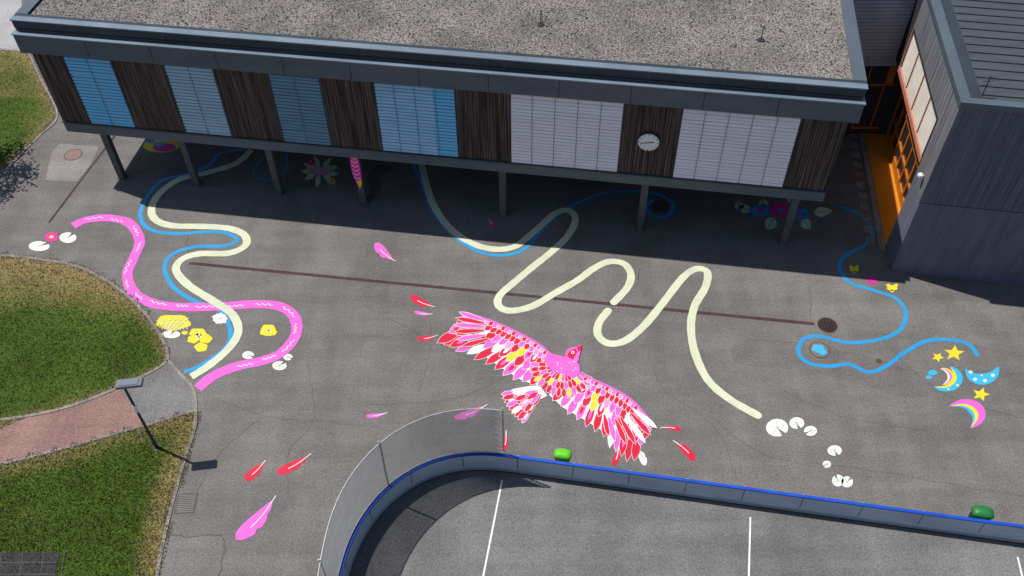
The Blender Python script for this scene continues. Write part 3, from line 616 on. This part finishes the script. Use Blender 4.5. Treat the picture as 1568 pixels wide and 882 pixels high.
for z in (.35,1.2,2.5,3.6,zrec-.14): SF.box('transom',pr0,p_f+1.6,REC-.118,REC-.053,z,z+.12,M_oframe,sl)
SF.box('orange_walkway',pr0-.02,p_f+4.5,-.02,REC-.13,0,.06,M_orange,sl)
SF.box('walkway_kerb',pr0-.3,p_f+4.5,-.30,-.03,0,.05,M_kerb,sl)
pe_=pr0
while pe_<p_f+2: SF.box('sunlit_dash',pe_,pe_+.42,-.85,-.45,0,.02,M_kerb,sl); pe_+=.75  # pale blocks imitate dashes of sunlight on the ground
mb=MB(); q=.2
while q<QB:
    mb.add(SF.bv(-.02,-.002,q,q+.03,zsplit+.04,ZS-.3),BF); q+=rng.uniform(.14,.2)
mb.out('cladding_battens',M_slate,sl)
mb=MB(); p=.0
def plank(z0): mb.add(SF.bv(p+.006,p+.124,-.03-rng.uniform(0,.015),-.002,z0,ZS-.26),BF)
while p<p_n-.25: plank(zsplit+.04 if p<pr0-.1 else zrec+.02); p+=.13
while p<p_f: plank(wz1+.13); p+=.13
mb.out('side_planks',M_slates,sl)
SF.box('roof_deck',.1,PB,.1,QB,ZS-.25,ZS-.12,M_tile,sl)
SF.box('roof_edge_front',-.12,.22,-.12,QB,ZS-.24,ZS,M_fasc,sl); SF.box('roof_edge_side',.223,PB,-.12,.28,ZS-.24,ZS-.003,M_fasc,sl); SF.box('roof_gutter',.223,PB,.283,.75,ZS-.118,ZS-.08,M_fascd,sl)
mb=MB(); p=.6
while p<PB: mb.add(SF.bv(p,p+.03,.78,QB,ZS-.119,ZS-.08),BF); p+=.55
mb.out('roof_seams',M_fascd,sl)
mb=MB(); a=SF.P(.5,.75,ZS-.1); cyl(mb,a,a+np.array([0,0,.9]),.02); 
for k in range(3): cyl(mb,a+np.array([-.2,0,.5+.15*k]),a+np.array([.2,.05,.5+.15*k]),.012)
mb.out('roof_antenna',M_fascd,sl)
mb=MB(); sp_=Sp(1410,272,-.15); c=SF.P(max(.1,sp_[0]),-.2,sp_[1])
for r,(z0,z1,r0,r1) in enumerate(((0,.08,.05,.11),(.08,.16,.11,.11),(.16,.22,.11,.05))): cyl(mb,c+np.array([0,0,z0]),c+np.array([0,0,z1]),r0,r1)
cyl(mb,c+np.array([0,0,.1]),c+np.array([.25,0,.1]),.02); mb.out('wall_light',M_clock,sl)
# ---------------------------------------------------------------- connecting wing behind
cn=empty('connecting_building'); x0=FR.P(LEN,0,0)[0]+.2; yC=36.4; x1=SF.P(p_f+2,1.2,0)[0]
WF.box('lower_wall',x0-4,x1,yC+.5,yC+12,0,4.4,M_slated,cn); WF.box('upper_wall',x0-4,x1,yC,yC+12,4.4,9.0,M_slated,cn)
mb=MB()
for k in range(25): z=4.45+k*.18; mb.add([(x0-3.9,yC-.01,z+.15),(x1,yC-.01,z+.15),(x1,yC-.07,z+.02),(x0-3.9,yC-.07,z+.02)],[(0,1,2,3)])
mb.out('louvres',mat('louvre',(0.42,0.40,0.44),(0.34,0.32,0.36),(1,1,1),.5),cn)
for k in range(3): WF.box('window_mullion',x1-2.1+k*.9,x1-2.04+k*.9,yC+.40,yC+.498,.4,4.3,M_oframe,cn)
for z in (.4,3.0): WF.box('window_transom',x1-2.1,x1,yC+.42,yC+.497,z,z+.09,M_oframe,cn)
WF.box('window_panel',x1-1.15,x1-.35,yC+.44,yC+.49,3.1,4.2,M_orange,cn)
# ---------------------------------------------------------------- rink barrier and fence
HB=1.1
bt=[(516,905),(520,882),(531,840),(548,803),(572,768),(602,738),(640,714),(680,699),(720,694),(750,693),(775,697)]
W=[G(*p,HB)[:2] for p in smooth_px(bt,6)]
pe=G(775,697,HB)[:2]; pf=G(1568,806,HB)[:2]; dr=(pf-pe)/np.linalg.norm(pf-pe); strl=[pe+dr*t for t in np.linspace(.4,45,90)]
d0=W[0]-W[3]; d0/=np.linalg.norm(d0); pre=[W[0]+d0*t for t in np.linspace(14,.4,20)]
PL=pre+W+strl
def resample(P,step):
    P=np.array(P); s=np.concatenate([[0],np.cumsum(np.linalg.norm(np.diff(P,axis=0),axis=1))]); n=int(s[-1]/step); t=np.linspace(0,s[-1],n+1)
    return np.stack([np.interp(t,s,P[:,0]),np.interp(t,s,P[:,1])],1),t
PR,tt=resample(PL,.25)
k_=np.ones(5)/5; 
for _ in range(3):
    Q=PR.copy(); Q[2:-2,0]=np.convolve(PR[:,0],k_,'valid'); Q[2:-2,1]=np.convolve(PR[:,1],k_,'valid'); PR=Q
rk=empty('rink_barrier'); 
mb=MB(); strip(mb,PR,0.04,HB-.06,-.03,.03); mb.out('board',M_board,rk)
mb=MB(); strip(mb,PR,HB-.06,HB,-.055,.055); mb.out('top_rail',M_rail,rk)
mb=MB(); strip(mb,PR,0.06,0.20,-.045,-.031); mb.out('kick_plate',mat('kick_plate',(0.30,0.34,0.38),None,(2,2,2),.5),rk)
mb=MB(); strip(mb,PR,0,.04,-.05,.05); mb.out('footing',M_fascd,rk)
mb=MB()
def nrm(i):
    d=PR[min(i+1,len(PR)-1)]-PR[max(i-1,0)]; d/=np.linalg.norm(d); return d,np.array([-d[1],d[0]])
for i in range(4,len(PR)-2,8):
    d,n_=nrm(i); f=Frame(PR[i],d,n_); mb.add(f.bv(-.04,.04,.033,.12,0,HB-.08),BF,0); mb.add(f.bv(-.012,.012,-.034,-.0315,.31,HB-.07),BF,1)
mb.out('posts',[M_galv,M_fascd],rk)
fe=empty('chain_link_fence'); endp=G(772,697,HB)[:2]; iend=int(np.argmin(((PR-endp)**2).sum(1))); 
Z0,Z1=HB+.02,3.82; ZH=Z1-Z0
tend=tt[iend]; tst=max(0,tend-22)
def at_(t,z,off=.06):
    i=min(max(t/tt[1],0),len(PR)-1.001); i0=int(i); w=i-i0; d,n_=nrm(i0); p=PR[i0]*(1-w)+PR[i0+1]*w+n_*off; return np.array([p[0],p[1],z])
vs=[];fs=[]
sp=.07; seg=8; r=.0075
k0=tst-ZH
while k0<tend:
    for sgn in (1,-1):
        pts=[]
        for j in range(seg+1):
            h=ZH*j/seg; t=k0+h if sgn>0 else k0+ZH-h
            if tst<=t<=tend: pts.append(at_(t,Z0+h,.06+.004*sgn))
        if len(pts)<2: continue
        o=len(vs)
        for p in pts: vs+=[(p[0]-r,p[1]-r*.5,p[2]),(p[0]+r,p[1]-r*.5,p[2]),(p[0],p[1]+r,p[2])]
        for j in range(len(pts)-1):
            for q in range(3): fs.append((o+3*j+q,o+3*j+(q+1)%3,o+3*j+3+(q+1)%3,o+3*j+3+q))
    k0+=sp
obj('mesh_wires',vs,fs,M_wire,fe)
mb=MB(); ts=np.arange(tst,tend,.4).tolist()+[tend]
for z in (Z1,Z0+.03):
    for a,b_ in zip(ts[:-1],ts[1:]): cyl(mb,at_(a,z),at_(b_,z),.022,None,6)
for t in (tend-.02,tend-4.4,tend-8.8,tend-13.2,tend-17.6): cyl(mb,at_(t,0,.10),at_(t,Z1+.08,.10),.03,None,10)
mb.out('posts_and_rails',M_galv,fe)
cs=[tuple(p) for p in PR[::2]]; v=[(p[0],p[1],.005) for p in cs]+[(cs[-1][0],-25,.005),(cs[0][0],-25,.005)]
obj('sports_court',v,up(v,polyfaces(v)),M_court)
for (a,b_) in (((769,735),(738,892)),((1149,792),(1146,900)),((1558,853),(1567,890))):
    A_=G(*a);B_=G(*b_); mb=MB(); d=B_-A_; ribbon_w(mb,[A_,A_+d,A_+d*3],.06,.010,cap=False); mb.out('court_line',P_white)
# ---------------------------------------------------------------- green bins
def gbin(u,v,m,w=.28,dp=.17):
    e=empty('green_bin'); p=G(u,v,HB); d,n_=dr,np.array([-dr[1],dr[0]]); c=np.array(p[:2])+n_*(.12+dp); f=Frame(c,d,n_)
    def ring(hw,hd,z,n=20): 
        return [f.P(hw*np.sign(math.cos(t))*abs(math.cos(t))**.55,hd*np.sign(math.sin(t))*abs(math.sin(t))**.55,z) for t in np.linspace(0,2*math.pi,n,endpoint=False)]
    prof=[(w*.72,dp*.7,.0),(w*.76,dp*.74,.05),(w*.9,dp*.9,1.0),(w,dp,1.02),(w*1.02,dp*1.02,1.08),(w*.95,dp*.95,1.15),(w*.75,dp*.72,1.21),(w*.4,dp*.35,1.24)]
    mb=MB(); vs=[];n=20
    for a in prof: vs+=ring(*a)
    fs=[(k*n+i,k*n+(i+1)%n,(k+1)*n+(i+1)%n,(k+1)*n+i) for k in range(len(prof)-1) for i in range(n)]+[tuple(range(n))[::-1],tuple(range((len(prof)-1)*n,len(prof)*n))]
    mb.add(vs,fs); cyl(mb,f.P(-w*.6,dp*1.02,1.1),f.P(w*.6,dp*1.02,1.1),.025,None,8)
    mb.out('body',m,e,True)
gbin(860,707,M_bin,.32,.2); gbin(1508,798,M_bin2,.36,.22)
# ---------------------------------------------------------------- street lamp
lp=empty('street_lamp'); p=G(240,685); mb=MB()
cyl(mb,p,p+np.array([0,0,.5]),.075,.07); cyl(mb,p+np.array([0,0,.5]),p+np.array([0,0,3.9]),.055,.045); cyl(mb,p,p+np.array([0,0,.03]),.16)
t=p+np.array([0,0,3.9]); cyl(mb,t+np.array([-.05,0,-.02]),t+np.array([.35,.06,.06]),.035)
mb.out('pole',M_pole,lp)
hf=Frame(t[:2],(1,.12),(-.12,1)); o=hf.box('head',-.22,.68,-.18,.18,3.96,4.10,mat('lamp_head',(0.14,0.15,0.16),None,(2,2,2),.45),lp,.04); hf.box('lens',.05,.6,-.14,.14,3.93,3.958,M_lens,lp)
hf.box('solar_top',-.1,.55,-.13,.13,4.101,4.12,M_fasc,lp)
mb=MB(); cyl(mb,p+np.array([0,0,2.35]),p+np.array([0,0,2.75]),.06,.058); mb.out('sticker',M_clock,lp)
# ---------------------------------------------------------------- tree off to the left (casts the leafy shadow)
tr=empty('deciduous_tree'); T=np.array([-27.4,35.4,0]); mb=MB(); cyl(mb,T,T+np.array([.1,0,2.4]),.2,.13,10)
for k in range(9):
    a=k*2.4; e_=T+np.array([1.4*math.cos(a),1.4*math.sin(a),4.2+.3*(k%3)]); cyl(mb,T+np.array([.1,0,2.1+.1*k]),e_,.07,.02,6)
mb.out('trunk',M_bark,tr); vs=[];fs=[]
cl=[(T+np.array([rng.normal(0,1.0),rng.normal(0,1.0),4.4+rng.normal(0,.8)]),rng.uniform(.35,.7)) for _ in range(40)]
for c,r_ in cl:
    for _ in range(90):
        q=c+rng.normal(0,r_*.6,3); a=rng.normal(0,1,3); a/=np.linalg.norm(a); b_=np.cross(a,rng.normal(0,1,3)); b_/=np.linalg.norm(b_); s=.12; o=len(vs)
        vs+=[q-a*s,q+b_*s*.5,q+a*s,q-b_*s*.5]; fs.append((o,o+1,o+2,o+3))
obj('foliage',vs,fs,M_leaf,tr)
# ---------------------------------------------------------------- light, sky, camera
w=bpy.data.worlds.new('World'); scene.world=w; w.use_nodes=True; nt=w.node_tree
sk=nt.nodes.new('ShaderNodeTexSky'); sk.sky_type='NISHITA'; sk.sun_disc=False
sd=np.array([-.43,.205,1.0]); sd/=np.linalg.norm(sd); sk.sun_elevation=math.asin(sd[2]); sk.sun_rotation=math.atan2(sd[0],sd[1])
nt.links.new(sk.outputs[0],nt.nodes['Background'].inputs[0]); nt.nodes['Background'].inputs[1].default_value=0.085
s=bpy.data.lights.new('sun','SUN'); s.energy=5.0; s.angle=math.radians(.5); s.color=(1,.965,.92); so=bpy.data.objects.new('sun',s); scene.collection.objects.link(so)
so.rotation_euler=Vector(-sd).to_track_quat('-Z','Y').to_euler(); so.location=(-20,20,40)
cam=bpy.data.cameras.new('camera'); co=bpy.data.objects.new('camera',cam); scene.collection.objects.link(co)
Mx=Matrix(((_R[0],_U[0],-_F[0],0),(_R[1],_U[1],-_F[1],0),(_R[2],_U[2],-_F[2],H),(0,0,0,1))); co.matrix_world=Mx
cam.sensor_width=36; cam.lens=FPX/1568*36; cam.clip_end=2000; scene.camera=co
scene.view_settings.view_transform='Standard'; scene.view_settings.look='None'; scene.view_settings.exposure=0
